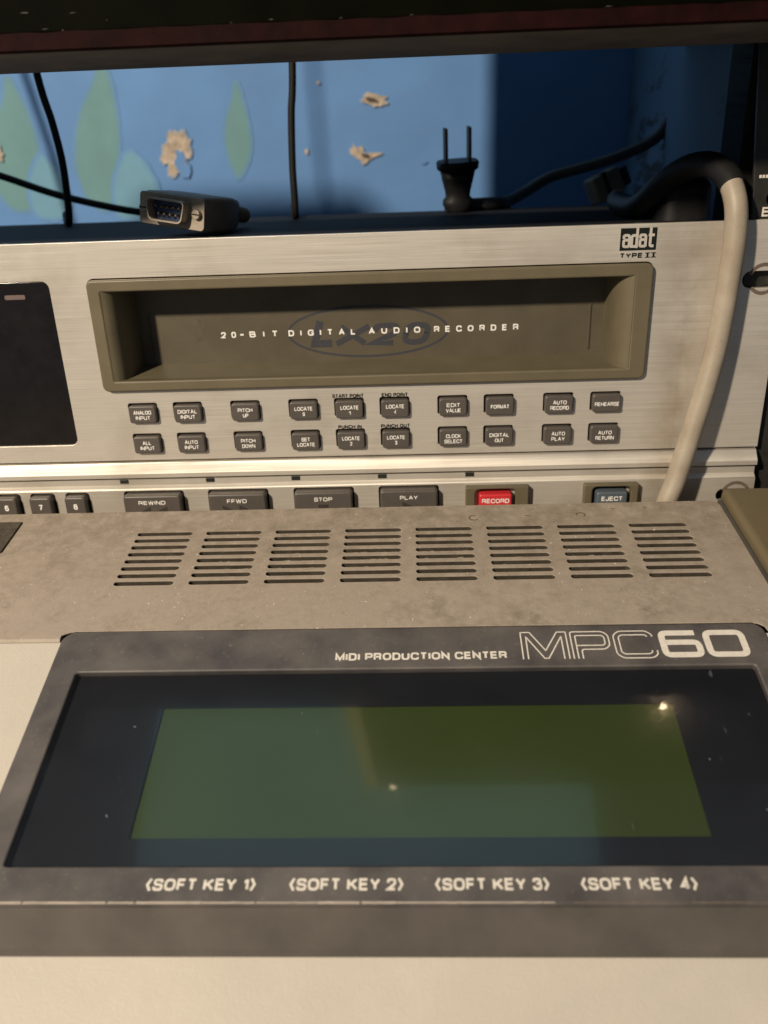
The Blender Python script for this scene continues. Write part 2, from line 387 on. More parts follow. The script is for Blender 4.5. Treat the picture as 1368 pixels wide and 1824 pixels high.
def tube(name, pts, r, mat, parent=None, n=14, sub=8, ends=True):
    P = catmull(pts, sub); vs = []; fs = []
    up = Vector((0, 0, 1)); prev = None
    for i, p in enumerate(P):
        t = (P[min(i + 1, len(P) - 1)] - P[max(i - 1, 0)]).normalized()
        if prev is None:
            a = t.cross(Vector((1, 0, 0)) if abs(t.x) < .9 else up).normalized()
        else: a = (prev - t * prev.dot(t)).normalized()
        prev = a; b = t.cross(a)
        rr = r(i / (len(P) - 1)) if callable(r) else r
        for k in range(n):
            q = 2 * math.pi * k / n; vs.append(p + (a * math.cos(q) + b * math.sin(q)) * rr)
    for i in range(len(P) - 1):
        for k in range(n):
            j = (k + 1) % n; fs.append((i * n + k, i * n + j, (i + 1) * n + j, (i + 1) * n + k))
    if ends: fs.append(tuple(range(n))[::-1]); fs.append(tuple((len(P) - 1) * n + k for k in range(n)))
    return mesh(name, vs, fs, mat, parent, None, True)
def ribbon(name, paths, width, wz, M, mat, parent=None):
    """line artwork: constant-width mitred strokes"""
    vs = []; fs = []
    for path, closed in paths:
        P = [Vector((p[0], p[1], 0)) for p in path]; L = len(P); b0 = len(vs)
        for i in range(L):
            if closed: a, c = P[i - 1], P[(i + 1) % L]
            else: a, c = P[max(i - 1, 0)], P[min(i + 1, L - 1)]
            d1 = (P[i] - a); d2 = (c - P[i])
            if d1.length < 1e-6: d1 = d2
            if d2.length < 1e-6: d2 = d1
            d1.normalize(); d2.normalize()
            n1 = Vector((-d1.y, d1.x, 0)); n2 = Vector((-d2.y, d2.x, 0)); nn = (n1 + n2)
            if nn.length < 1e-4: nn = n1
            nn.normalize(); k = width / 2 / max(.35, nn.dot(n1))
            vs += [P[i] + nn * k + Vector((0, 0, wz)), P[i] - nn * k + Vector((0, 0, wz))]
        for i in range(L if closed else L - 1):
            j = (i + 1) % L; fs.append((b0 + 2 * i + 1, b0 + 2 * j + 1, b0 + 2 * j, b0 + 2 * i))
    return mesh(name, vs, fs, mat, parent, M)
def rnd(path, r=.9, closed=False, n=4):
    """round the corners of a polyline"""
    P = [Vector((p[0], p[1])) for p in path]; out = []; L = len(P)
    for i, p in enumerate(P):
        if not closed and i in (0, L - 1): out.append(tuple(p)); continue
        a = P[i - 1]; c = P[(i + 1) % L]
        q = min(r, (a - p).length / 2, (c - p).length / 2)
        s = p + (a - p).normalized() * q; e = p + (c - p).normalized() * q
        for k in range(n + 1):
            t = k / n; out.append(tuple((1 - t) ** 2 * s + 2 * t * (1 - t) * p + t * t * e))
    return out
def disc(name, x, y, r, w0, w1, M, mat, parent, n=16, bev=.2):
    me = curve_mesh([[(x + r * math.cos(2 * math.pi * k / n), y + r * math.sin(2 * math.pi * k / n)) for k in range(n)]], w1 - w0, bev)
    me.transform(Matrix.Scale(S, 4) @ M @ Matrix.Translation((0, 0, (w0 + w1) / 2))); me.materials.clear()
    return link(name, me, mat, parent)
def prism(name, prof, x0, x1, mat, parent=None, smooth=False):
    """extrude a closed (y,z) profile along x"""
    n = len(prof); vs = [(x0, y, z) for y, z in prof] + [(x1, y, z) for y, z in prof]
    fs = [(i, (i + 1) % n, n + (i + 1) % n, n + i) for i in range(n)] + [tuple(range(n))[::-1], tuple(range(n, 2 * n))]
    o = mesh(name, vs, fs, mat, parent)
    bm = bmesh.new(); bm.from_mesh(o.data); bmesh.ops.recalc_face_normals(bm, faces=bm.faces); bm.to_mesh(o.data); bm.free()
    return o
def bevel_box(name, x0, y0, z0, x1, y1, z1, bev, mat, parent=None, M=None, seg=3):
    bm = bmesh.new(); bmesh.ops.create_cube(bm, size=1)
    for v in bm.verts: v.co = Vector((x0 + (v.co.x + .5) * (x1 - x0), y0 + (v.co.y + .5) * (y1 - y0), z0 + (v.co.z + .5) * (z1 - z0)))
    if bev: bmesh.ops.bevel(bm, geom=bm.edges[:], offset=bev, segments=seg, profile=.5, affect='EDGES')
    if M: bmesh.ops.transform(bm, matrix=M, verts=bm.verts)
    bmesh.ops.scale(bm, vec=(S, S, S), verts=bm.verts)
    me = bpy.data.meshes.new(name); bm.to_mesh(me); bm.free()
    return link(name, me, mat, parent)

# ================================================================== wall, side board, desk
FW = frame((0, 400, 0))
wall = thing('blue_wall', 'blue painted wall with green leaf mural and chipped plaster behind the gear', 'wall', (0, 400, -110))
bevel_box('painted_surface', -1400, 400, -110, 1000, 440, 900, 0, WALLM, wall)
def mixc(a, b, t): return tuple(x + (y - x) * t for x, y in zip(a, b))
WC = (.120, .268, .55); EDGES = {}
for nm, cc in (('mural_green', (.15, .30, .32)), ('mural_pale_teal', (.165, .35, .48))):
    EDGES[nm] = [plain(nm + '_brushed', mixc(WC, cc, t), .7, 0, .3, .06, 40) for t in (.22, .48, .75)]
lift = [.05]
def leaf(pts, m):
    """painted leaf with a brushed-out edge: paler strokes under the full colour"""
    c0 = [(p.x, p.y) for p in catmull([(a, b, 0) for a, b in pts], 6, True)]; par = None; out = []
    n = len(c0); area = sum(c0[i][0] * c0[(i + 1) % n][1] - c0[(i + 1) % n][0] * c0[i][1] for i in range(n)); sg = -1 if area > 0 else 1
    for k, d in enumerate((4.2, 2.8, 1.4, 0)):
        q = []
        for i in range(n):
            t = Vector((c0[(i + 1) % n][0] - c0[i - 1][0], c0[(i + 1) % n][1] - c0[i - 1][1])).normalized()
            dd = (d - 1.6) * (1 + .5 * noise.noise(Vector((c0[i][0] * .15, c0[i][1] * .15, k)))); q.append((c0[i][0] - sg * t.y * dd, c0[i][1] + sg * t.x * dd))
        lift[0] += .05
        out.append(flat('painted_leaf' if k == 3 else 'brushed_edge', q, lift[0], FW, m if k == 3 else EDGES[m.name][k], wall))
    for o in out[:3]: o.parent = out[3]; o.matrix_parent_inverse = Matrix()
leaf([(-322, 232), (-329, 214), (-343, 196), (-352, 170), (-348, 148), (-336, 132), (-318, 134), (-311, 152), (-307, 180), (-309, 200), (-314, 218)], LEAF)
leaf([(-243, 244), (-252, 226), (-266, 205), (-274, 184), (-277, 160), (-270, 136), (-256, 130), (-246, 146), (-240, 172), (-237, 196), (-238, 222)], LEAF)
leaf([(-137, 222), (-142, 208), (-149, 190), (-149, 168), (-143, 152), (-136, 158), (-130, 172), (-130, 192), (-133, 208)], LEAF)
leaf([(-306, 173), (-314, 164), (-320, 148), (-318, 128), (-300, 124), (-288, 134), (-291, 152), (-298, 167)], LEAF2)
leaf([(-230, 174), (-239, 166), (-248, 149), (-248, 126), (-230, 122), (-213, 128), (-212, 148), (-220, 165)], LEAF2)
chips = [1.2]
def chip(cx, cz, rx, rz, rot, seed, m=PLASTER, lift=.12, jag=.45):
    chips[0] += .02
    pts = []
    for k in range(34):
        a = 2 * math.pi * k / 34
        q = 1 + jag * noise.noise(Vector((math.cos(a) * 1.7 + seed, math.sin(a) * 1.7, seed * 3.1))) + jag * .5 * noise.noise(Vector((math.cos(a) * 5, math.sin(a) * 5 + seed, 7)))
        x, z = rx * q * math.cos(a), rz * q * math.sin(a); c, s = math.cos(rot), math.sin(rot)
        pts.append((cx + x * c - z * s, cz + x * s + z * c))
    o = plate('plaster_chip', [pts], chips[0] + .35, lift + chips[0] + .6, FW, m, wall)
    if m is PLASTER:
        mx = [((x - cx) * 1.13 + cx, (z - cz) * 1.13 + cz) for x, z in pts]
        plate('torn_paint_rim', [mx], chips[0] + .3, chips[0] + .5, FW, RIM, o)
    return o
chip(-192, 171, 11, 16, -.3, 1.3); chip(-189, 166, 5, 8, -.2, 2.1, WALLM, .4); chip(-186, 159, 6, 7, 0, 4.4, WALLM, .4)
chip(-27, 205, 10, 4.2, -.2, 3.2); chip(-29, 205, 5.5, 2, -.3, 5.2, PLASTERD, .4)
chip(-41, 167, 7.5, 3.8, -.9, 4.1, jag=.9); chip(-33, 163, 7, 3.5, .25, 6.3, jag=.8); chip(-35, 164, 3.8, 1.8, -.3, 7.7, PLASTERD, .4)
chip(-341, 176, 4, 6, 0, 8.8); chip(-83.6, 169, 1.4, 2, 0, 9.1); chip(-71, 218.6, 1.2, 1.2, 0, 9.9); chip(12, 158, 2.6, 1.6, 0, 3.7, WALLM)

sb = tag(mesh('cabinet_side', [(133, 54, -110), (176, 398, -110), (176, 398, 420), (133, 54, 420), (152, 52, -110), (196, 398, -110), (196, 398, 420), (152, 52, 420)],
     [(0, 3, 2, 1), (4, 5, 6, 7), (0, 4, 7, 3), (3, 7, 6, 2), (1, 2, 6, 5), (0, 1, 5, 4)], SIDEM), 'scraped dark blue wooden side board behind the looping grey cable', 'side board')
tag(bevel_box('desk', -700, -700, -140, 700, 399, -110, 2, DESKM), 'black desk top under the recorder and the sampler', 'desk')

# ================================================================== shelf above, with unseen blockers added on and behind it
sh = thing('overhead_shelf', 'black painted wooden shelf with worn dark red lower edge above the recorder', 'shelf', (0, -38, 189))
bevel_box('shelf_board', -900, -61.6, 194.4, 520, -14, 207, .6, SHELFK, sh)
vs = []; fs = []; random.seed(3)
nx = 240
for i in range(nx + 1):                       # chipped lower edge strip
    x = -420 + 840 * i / nx; j = .3 * noise.noise(Vector((x * .12, 0, 0))) + .22 * noise.noise(Vector((x * .6, 3, 0)))
    vs += [(x, -62.3, 194.6 + j), (x, -62.4 + j * .4, 190.2), (x, -61.3, 189.6), (x, -61.0, 194.4 + j)]
for i in range(nx):
    for k in range(3): fs.append((4 * i + k, 4 * i + k + 1, 4 * i + 5 + k, 4 * i + 4 + k))
mesh('red_edge_strip', vs, fs, SHELFR, sh)
bevel_box('underside_batten', -900, -61.2, 189.5, 520, -14, 194.3, .4, SHELFU, sh)
random.seed(21)
scr = []
for k in range(15):
    x = random.uniform(-150, 120); l = random.uniform(.4, 3); z = random.choice([194.9, 195.3, random.uniform(195, 200)])
    scr.append(flat('t', [(x, z), (x + l, z + random.uniform(-.1, .2)), (x + l, z + .16), (x + l * .4, z + .24)], .06, frame((0, -61.7, 0)), PLASTER))
scr = joined('paint_scratches', scr, plain('pale_scratch', (.05, .045, .036), .8), sh); scr['kind'] = 'stuff'
tag(bevel_box("wall_shadow_case", -363, -58, 207.2, -232, -16, 314, 4, SHELFK), 'unseen black case added on the overhead shelf to shadow the lower wall', 'light blocker')  # added out of view, shapes the shadow low on the wall
shadow_cab = thing('wall_shadow_cabinet', 'unseen tall black cabinet added to shadow the wall and darken the screen reflection', 'speaker', (100, 85, 212))  # added out of view to block light from the wall and screen reflection
bevel_box('cabinet_body', -61, 4, 212, 420, 170, 700, 2, BLACKPL, shadow_cab)
bevel_box('light_leak_filler', 40, -13.9, 204, 420, 3.9, 330, .3, BLACKPL, shadow_cab)  # added filler, keeps stray key light off the side board
bevel_box('mirrored_edge_strip', -61, 0, 214, -48, 3.8, 698, .6, plain('pale_mirrored_strip', (.75, .62, .34), .5), shadow_cab)  # added pale strip, seen only as an upright streak in the screen

# ================================================================== tape recorder
FA = frame((0, 0, 0))
rec = thing('tape_recorder', 'silver brushed aluminium rack digital tape recorder with olive cassette slot', 'tape recorder', (-10, 80, 0))
row1 = [(-114.1, 'ANALOG|INPUT'), (-95, 'DIGITAL|INPUT'), (-70.6, 'PITCH|UP'), (-46.1, 'LOCATE|0'), (-26.9, 'LOCATE|1'), (-7.9, 'LOCATE|4'), (16.2, 'EDIT|VALUE'), (35.4, 'FORMAT'), (59.9, 'AUTO|RECORD'), (79.2, 'REHEARSE')]
row2 = [(-114.1, 'ALL|INPUT'), (-95, 'AUTO|INPUT'), (-70.6, 'PITCH|DOWN'), (-46.1, 'SET|LOCATE'), (-26.9, 'LOCATE|2'), (-7.9, 'LOCATE|3'), (16.2, 'CLOCK|SELECT'), (35.4, 'DIGITAL|OUT'), (59.9, 'AUTO|PLAY'), (79.2, 'AUTO|RETURN')]
def keyhole(x, z):                           # opening with a small notch at its lower left corner
    a, b, c, d = x - 6.35, z - 4.0, x + 6.1, z + 4.5
    out = rrect(a, b, c, d, (1.0, 1.0, 0, 1.2), 4)
    # replace lower-left corner by a notch
    o2 = []
    for p in out:
        if abs(p[0] - a) < 1e-6 and abs(p[1] - b) < 1e-6:
            o2 += [(a, b + 1.1), (a + .6, b + .7), (a + 1.5, b + .6), (a + 1.7, b)]
        else: o2.append(p)
    return o2
keys = [(x, 62.9, t) for x, t in row1] + [(x, 49.5, t) for x, t in row2]
stad = lambda cx, cz, l, h: rrect(cx - l / 2, cz - h / 2, cx + l / 2, cz + h / 2, h / 2 - .01, 8)
XL, XR = -338, 144.0
upper = [rrect(XL, 42.0, XR, 132.4, (1.0, 1, 0, 0), 3), rrect(-200, 49.6, -144.6, 118.0, 3.0, 5), rrect(-129.3, 72.6, 93.9, 118.4, 3.0, 5), stad(135.4, 110.4, 14, 6.4)]
upper += [keyhole(x, z) for x, z, _ in keys]
plate('faceplate', upper, -3, 0, FA, ALU, rec, .18)
# rail moulding between upper and lower fascia
prof = [(1.6, 42.0), (1.6, 41.0), (.2, 40.8), (-2.6, 37.2), (-2.9, 36.8), (-2.9, 35.0), (-2.6, 34.8), (1.2, 34.6), (1.2, 33.9), (-1.0, 33.7), (-1.0, 31.6), (-1.0, 31.0), (-2.3, 29.8), (-2.6, 29.4), (3, 29.4), (3, 42)]
pm = prism('ridge_moulding', prof, XL, XR - .3, ALU, rec)
prism('groove_strip', [(1.55, 41.95), (1.5, 41.1), (2.5, 41.1), (2.5, 41.95)], XL, XR - 1, GROOVE, rec)  # dark strip laid into the groove
FL = frame((0, -2.6, 0))
tk = [(-127.5, -101.0, 'REWIND', 'rr'), (-90.4, -63.9, 'FFWD', 'ff'), (-52.9, -26.6, 'STOP', 's'), (-15.9, 10.1, 'PLAY', 'p')]
nk = [(-180.0, -169.5, '6'), (-168.9 + 0.0, -158.0, '7'), (-153.6, -142.9, '8')]
nk[0] = (-184.2, -173.6, '6'); nk[1] = (-169.3, -158.2, '7')
lower = [rrect(XL, 0, XR, 29.3, (0, 0, 1, 1), 3), stad(135.4, 21.4, 14, 5.6)]
for x0, x1, *_ in tk: lower.append(rrect(x0, 6, x1, 29.0 - .3, 1.3, 4))
for x0, x1, _ in nk: lower.append(rrect(x0, 6, x1, 28.8 - .3, 1.5, 4))
lower += [rrect(28, 4, 40.5, 27, 1, 3), rrect(76, 4, 90, 27, 1, 3)]
plate('lower_fascia', lower, -3, 0, FL, ALU, rec, .15)
# dark inside behind all openings
mesh('inner_shadow_plate', [(XL, 4.5, 0), (127, 4.5, 0), (127, 4.5, 48.5), (XL, 4.5, 48.5), (XL, 4.5, 69), (127, 4.5, 69)], [(0, 1, 2, 3), (3, 2, 5, 4)], HOLE, rec)
# chassis behind
vs = [(-330, 5, 0), (116, 5, 0), (116, 172, 0), (-330, 172, 0), (-330, 5, 131), (116, 5, 131), (116, 172, 131), (-330, 172, 131)]
mesh('top_cover', [v for v in vs] + [(-330, .2, 131.2), (127, .2, 131.2), (127, 5, 131.2), (-330, 5, 131.2)], [(4, 5, 6, 7), (1, 2, 6, 5), (2, 3, 7, 6), (0, 4, 7, 3), (8, 9, 10, 11)], CHASSIS, rec)
for i in range(5): disc('cover_screw', -250 + 85 * i, 12, 2.0, 0, .8, frame((0, 0, 131), 0), STEEL, rec)

# display window
plate('display_window', [rrect(-200, 49.9, -144.9, 117.8, 2.8, 5)], -2.2, -.5, FA, DISPLAY, rec, .1)
plate('level_segment', [rrect(-163.6, 111.2, -155.2, 113.0, .6, 3)], -.5, -.42, FA, LEDOFF, rec)
for z in (104, 100, 96): plate('level_segment', [rrect(-180, z, -166, z + 1.1, .3, 2)], -.5, -.45, FA, DISPLAY, rec)

# cassette slot bezel: outer frame, scooped ends, sloped sill
def bezel():
    bz = plate('slot_bezel', [rrect(-128.9, 73.0, 93.5, 118.0, 2.6, 6), rrect(-123.6, 77.4, 86.6, 113.4, .4, 2)], -1.5, 2.4, FA, BEZEL, rec, .7)
    prof = [(-123.6, -2.3), (-121.6, -1.2), (-119.7, 1.0), (-118.2, 4.8), (-117.4, 10.5), (-117.2, 19.8)]
    def scoop(pr):
        vs = []; n = len(pr)
        for x, y in pr: vs += [(x, y, 76.0), (x, y, 115.5)]
        return mesh('slot_end_scoop', vs, [(2 * i, 2 * i + 2, 2 * i + 3, 2 * i + 1) for i in range(n - 1)], BEZEL, bz, None, True)
    P = [(p.x, p.y) for p in catmull([(a, b, 0) for a, b in prof], 6)]
    scoop(P); scoop([(-x - 37, y) for x, y in P][::-1])
    mesh('slot_sill', [(-124, -1.4, 76.9), (87, -1.4, 76.9), (84, 19.8, 79.4), (-121, 19.8, 79.4)], [(0, 1, 2, 3)], BEZEL, bz)
    mesh('slot_lintel', [(-124, -1.4, 113.9), (87, -1.4, 113.9), (84, 19.8, 112.6), (-121, 19.8, 112.6)], [(0, 3, 2, 1)], BEZEL, bz)
bezel()
FD = frame((0, 19.2, 0))
door = plate('cassette_door', [rrect(-120, 78, 83.2, 113.4, .2, 2)], -1.2, 0, FD, DOOR, rec)
for x in (-112.0, 74.6): cap('door_rib', x - .5, 81.2, x + .5, 100.4, -.4, .55, .45, .3, FD, DOOR, door)
E = [(-19 + 34 * math.cos(2 * math.pi * k / 72), 91.2 + 10.6 * math.sin(2 * math.pi * k / 72)) for k in range(72)]
ribbon('oval_logo_ring', [(E, True)], .95, .05, FD, PRINT_BLUE, door)
a = text('t', 'L', (-44.0, 84.9, -33.5, 97.6), .07, FD, PRINT_BLUE, None, .25, .30, .04)
b = text('t', 'X', (-34.2, 84.9, -19.6, 94.6), .075, FD, PRINT_BLUE, None, .25, .30, .04)
c = text('t', '20', (-19.0, 84.9, 6.0, 94.6), .08, FD, PRINT_BLUE, None, .25, .30, .04)
joined('oval_logo_lettering', [a, b, c], PRINT_BLUE, door)
L = [text('t', s, (x0, 90.0 + (.0), x1, 92.6), .14, FD, PRINT_W, None, .23, 0, 1.05) for s, x0, x1 in (('20', -82.0, -75.6), ('BIT', -69.8, -57.6), ('DIGITAL', -53.0, -24.2), ('AUDIO', -18.6, 3.4), ('RECORDER', 9.2, 44.9))]
L.append(flat('t', rrect(-73.8, 90.9, -72.3, 91.6, .05, 1), .12, FD, PRINT_W))
joined('door_lettering', L, PRINT_W, door)
chp = flat('sticker_residue', [(p.x, p.y) for p in catmull([(-96, 97, 0), (-92, 98.5, 0), (-88.5, 96, 0), (-89.5, 91.5, 0), (-93, 88.5, 0), (-95, 90, 0), (-92.5, 93.5, 0)], 5, True)], .03, FD, plain('faint_residue', (.085, .074, .052), .6, 0, .3, .2, 300), door)

# small keys, each with its white legend
FK = frame((0, 0, 0))
key_me = {}
for i, (x, z, t) in enumerate(keys):
    jx, jz = random.uniform(-.12, .12), random.uniform(-.1, .1)
    k = cap('key', x - 5.7 + jx, z - 3.75 + jz, x + 5.75 + jx, z + 3.65 + jz, -2.5, 2.3 + random.uniform(-.1, .1), 1.1, .55, FK, KEY, rec)
    ls = t.split('|'); out = []
    for q, s in enumerate(ls):
        wd = {1: .9, 2: 2.3, 3: 3.7, 4: 5.6, 5: 6.2, 6: 7.6, 7: 8.2, 8: 10.0}[len(s)]
        zc = z - .15 + (0 if len(ls) == 1 else (1.15 if q == 0 else -1.15))
        out.append(text('t', s, (x + .15 - wd / 2, zc - .83, x + .15 + wd / 2, zc + .83), 2.46, FK, PRINT_W, None, .18))
    joined('legend', out, PRINT_W, k)
# black print on the metal
for s, x0, x1, zb in (('START POINT', -33.9, -20.8, 67.5), ('END POINT', -13.3, -2.4, 67.5), ('PUNCH IN', -32.1, -22.2, 54.1), ('PUNCH OUT', -14.0, -1.8, 54.1)):
    text('printed_caption', s, (x0, zb + .0, x1, zb + 1.6), .06, FA, PRINT_K, rec, .24)
lg = flat('format_logo', rrect(80.2, 122.7, 94.0, 130.9, .05, 1), .05, FA, PRINT_K, rec)
adp = []
for x in (81.55, 87.75):
    adp += [(rnd([(x, 127.1), (x, 128.3), (x + 2.1, 128.3), (x + 2.1, 124.0)], .8), False), (rnd([(x + 2.1, 126.6), (x, 126.6), (x, 124.2), (x + 2.1, 124.2)], .6), False)]
x = 84.6; adp += [(rnd([(x, 124.2), (x, 128.2), (x + 1.9, 128.2), (x + 1.9, 124.2)], .7), True), ([(x + 1.95, 123.6), (x + 1.95, 131.0)], False)]
x = 91.6; adp += [(rnd([(x, 131.0), (x, 124.2), (x + 1.4, 124.2)], .6), False), ([(x - .75, 128.2), (x + 1.5, 128.2)], False)]
adl = [ribbon('t', [q], 1.0, .1 + .004 * i, FA, PRINT_METAL) for i, q in enumerate(adp)]
joined('format_logo_lettering', adl, PRINT_METAL, lg)
text('type_lettering', 'TYPE', (80.5, 119.9, 89.2, 121.8), .06, FA, PRINT_K, lg, .27, 0, .12)
st = []
for x in (90.3, 92.6): st += [([(x + .75, 119.9), (x + .75, 121.8)], False)]
r1 = ribbon('t', st, .75, .06, FA, PRINT_K)
r2 = ribbon('t', [([(90.1, z), (92.0, z)], False) for z in (120.05, 121.65)] + [([(92.3, z), (94.3, z)], False) for z in (120.05, 121.65)], .35, .07, FA, PRINT_K)
joined('roman_numeral_lettering', [r1, r2], PRINT_K, lg)

# transport and number keys
def tri(x, z, s, d): return [(x - d * s * .9, z + s), (x + d * s * 1.1, z), (x - d * s * .9, z - s)]
for x0, x1, t, kind in tk:
    k = cap('transport_key', x0 + .7, 7, x1 - .7, 28.0, -2, 4.2, 1.3, .9, FL, KEY, rec)
    wd = {'REWIND': 11.8, 'FFWD': 8.6, 'STOP': 7.8, 'PLAY': 7.6}[t]; cx = (x0 + x1) / 2
    text('legend', t, (cx - wd / 2, 23.9, cx + wd / 2, 25.7), 4.26, FL, PRINT_W, k, .18)
    g = []
    if kind == 'rr': g = [tri(cx - 3.6, 19.9, 3.1, -1), tri(cx + 3.6, 19.9, 3.1, -1)]
    if kind == 'ff': g = [tri(cx - 3.6, 19.9, 3.1, 1), tri(cx + 3.6, 19.9, 3.1, 1)]
    if kind == 's': g = [[(cx - 2.2, 18), (cx + 2.2, 18), (cx + 2.2, 22.4), (cx - 2.2, 22.4)]]
    if kind == 'p': g = [tri(cx, 19.9, 3.1, 1)]
    for q in g: flat('glyph', q, 4.22, FL, KEYGLYPH, k)
for x0, x1, t in nk:
    k = cap('number_key', x0 + .5, 7, x1 - .9, 27.7, -2, 3.4, 1.5, .9, FL, KEY, rec)
    cx = (x0 + x1) / 2 - .2; text('legend', t, (cx - .85, 22.0, cx + .85, 24.6), 3.46, FL, PRINT_W, k, .2)
for x0, x1, kx0, kx1, t, m in ((21.4, 48.2, 27.0, 41.0, 'RECORD', KEYRED), (71.6, 94.4, 76.6, 89.6, 'EJECT', KEYBLUE)):
    g = plate('key_guard', [rrect(x0, 4, x1, 28.6, .6, 3), rrect(kx0 - 1.6, 5, kx1 + 1.6, 27.6, 2.0, 4)], 0, 3.6, FL, BEZEL, rec, .5)
    k = cap('guarded_key', kx0, 6, kx1, 25.8, -2, 5.2, .9, .8, FL, m, rec); k['label'] = ('red' if t == 'RECORD' else 'blue grey') + ' guarded key'
    cx = (kx0 + kx1) / 2; wd = 11.6 if t == 'RECORD' else 8.8
    text('legend', t, (cx - wd / 2, 21.9, cx + wd / 2, 23.9), 5.26, FL, PRINT_W, k, .2)
    if t == 'RECORD': flat('glyph', [(cx + 2.4 * math.cos(a * .2618), 18.2 + 2.4 * math.sin(a * .2618)) for a in range(24)], 5.22, FL, plain('dark_red_glyph', (.28, .02, .02), .5), k)
    else: flat('glyph', [(cx - 2.6, 16.6), (cx + 2.6, 16.6), (cx, 21.0)], 5.22, FL, KEYGLYPH, k)
for x in (-127.0, -89.1, -51.7, -14.2, 23.4): cap('indicator_lamp', x - 1.9, 31.7, x + 1.9, 33.6, .2, 1.15, .15, .1, FA, plain('dark_indicator_lens', (.02, .022, .018), .3) if x == -127 else bpy.data.materials['dark_indicator_lens'], rec)
# worn rings round the rack slots
for cz in (110.4, 21.4):
    for r, a0, a1, sx in ((5.6, 20, 160, 1), (5.2, 215, 320, 1)):
        pts = [(136.5 + r * math.cos(rad(a)), cz + r * math.sin(rad(a))) for a in range(a0, a1 + 1, 10)]
        ribbon('washer_scuff', [(pts, False)], 1.4, .05, FA if cz > 50 else FL, SCUFF, rec)

# ================================================================== rack rail to the right
rail = thing('rack_rail', 'black perforated rack rail at the right end of the recorder', 'rack rail', (150, 4, -110))
FR = frame((0, 4.2, 0))
hs = [[(x + 2.6 * math.cos(k * .3927), z + 2.6 * math.sin(k * .3927)) for k in range(16)] for x, z in ((136.2, 154.0), (137.6, 139.6), (135.0, 170))]
plate('perforated_strip', [[(129.5, -110), (190, -110), (190, 260), (119.5, 260), (130.6, 133)]] + hs, -2, 0, FR, RAILK, rail, .2)
mesh('back_of_rail', [(126, 12, -110), (190, 12, -110), (190, 12, 260), (126, 12, 260)], [(0, 1, 2, 3)], HOLE, rail)
L = [flat('t', rrect(x, 146.9, x + .9, 148.0, .05, 1), .06, FR, PRINT_W) for x in (131.2, 132.4, 133.6, 134.8, 136)]
joined('rail_print', L, PRINT_WORN, rail)
text('rail_lettering', 'E', (134.0, 133.2, 136.8, 136.6), .06, FR, PRINT_WORN, rail, .2)

# ================================================================== sampler in front
TD, TP, TB = 10, 18, 24.2
FDk = frame((0, -22, 27.06), TD); FP = frame((0, -95.26, 15.15), TP); FB = frame((0, -99.6, 12.9), TB)
smp = thing('music_sampler', 'beige grey sampler workstation with raised charcoal screen panel and louvred rear deck', 'sampler', (0, -120, -60))
slots = []
for i in range(8):
    for j in range(8):
        cx = -99.8 + 27.63 * i; v = -16.6 - 4.53 * j
        slots.append(rrect(cx - 11, v - 1.3, cx + 11, v + 1.3, 1.25, 5))
# rear deck; cut away where the screen panel pivots
deck_out = [(-300, -76.2), (-120.1, -76.2), (-119.8, -75.9), (-117.9, -74.8), (-115.5, -74.4), (108.5, -74.2), (111.2, -74.9), (112.8, -76.4), (113.2, -79), (121.9, -79)] + [(121.9, -5)] + [(121.9 - 4 * (1 - math.cos(rad(a))), -4 + 4 * math.sin(rad(a))) for a in range(0, 91, 15)] + [(-300, 0)]
foamhole = rrect(-230, -27.9, -161.2, -5.8, .8, 3)
plate('rear_deck', [deck_out, foamhole] + slots, -.5, 0, FDk, DECK, smp, .12)
plate('louvre_shade_liner', [rrect(-114, -51.5, 108, -13, 1, 2)] + slots, -2.3, -.52, FDk, plain('slot_shade_olive', (.055, .046, .034), .7, 0, .2, .3, 300), smp, 0)  # added dark layer, puts the shade of the slot walls into colour
prism('rear_skirt', [(-22.25, 26.6), (-20.6, 25.2), (-19.8, 22.5), (-19.6, -60), (-24, -60), (-24, 24)], -300, 121.4, DECK, smp)
prism('side_skirt', [(-22.6, 24.9), (-120, 7.5), (-120, -60), (-22.6, -60)], 119.5, 121.7, DECK, smp)
mesh('dark_interior', [(-300, -25, 15), (119, -25, 15), (119, -99, 2), (-300, -99, 2)], [(0, 3, 2, 1)], HOLE, smp)
plate('foam_pad', [rrect(-229, -27.5, -161.7, -6.2, .6, 3)], -2, .35, FDk, FOAM, smp, .3)
# inner board fragments seen through the louvres
random.seed(11)
bmv = []; bmf = []
for k in range(64):
    col = random.choice((1, 2, 3, 3, 4, 4, 5, 6)); row = random.choice((3, 4, 4, 5)); v = -16.6 - 4.53 * row - 1.35
    u = -99.8 + 27.63 * col + random.uniform(-9.5, 8); l = random.uniform(.5, 3.2); hgt = random.uniform(.35, .95)
    P0 = [FDk @ Vector(q) for q in ((u, v, -.25), (u + l, v, -.25), (u + l * .9, v + hgt, -.35), (u + l * .15, v + hgt * .8, -.35))]
    b0 = len(bmv); bmv += [tuple(p) for p in P0]; bmf.append((b0, b0 + 1, b0 + 2, b0 + 3))
lt = mesh('lint_behind_louvres', bmv, bmf, plain('pale_lint', (.30, .25, .17), .9), smp); lt['kind'] = 'stuff'
# glue residue rings
for (u, v), s, a0, a1 in (((23.0, -9.4), 1.6, 60, 340), ((44.4, -9.6), 1.2, 30, 150), ((65.4, -8.6), 1.5, -60, 200), ((79, -4), .8, 200, 330), ((92, -3.4), .8, 190, 300)):
    pts = [(u + (s * 1.15 + .2 * noise.noise(Vector((a, u, 0)))) * math.cos(rad(a)), v + (s + .25 * noise.noise(Vector((a * .3, u, 5)))) * math.sin(rad(a))) for a in range(a0, a1, 15)]
    ribbon('glue_mark', [(pts, False)], .45, .04, FDk, MARK, smp)
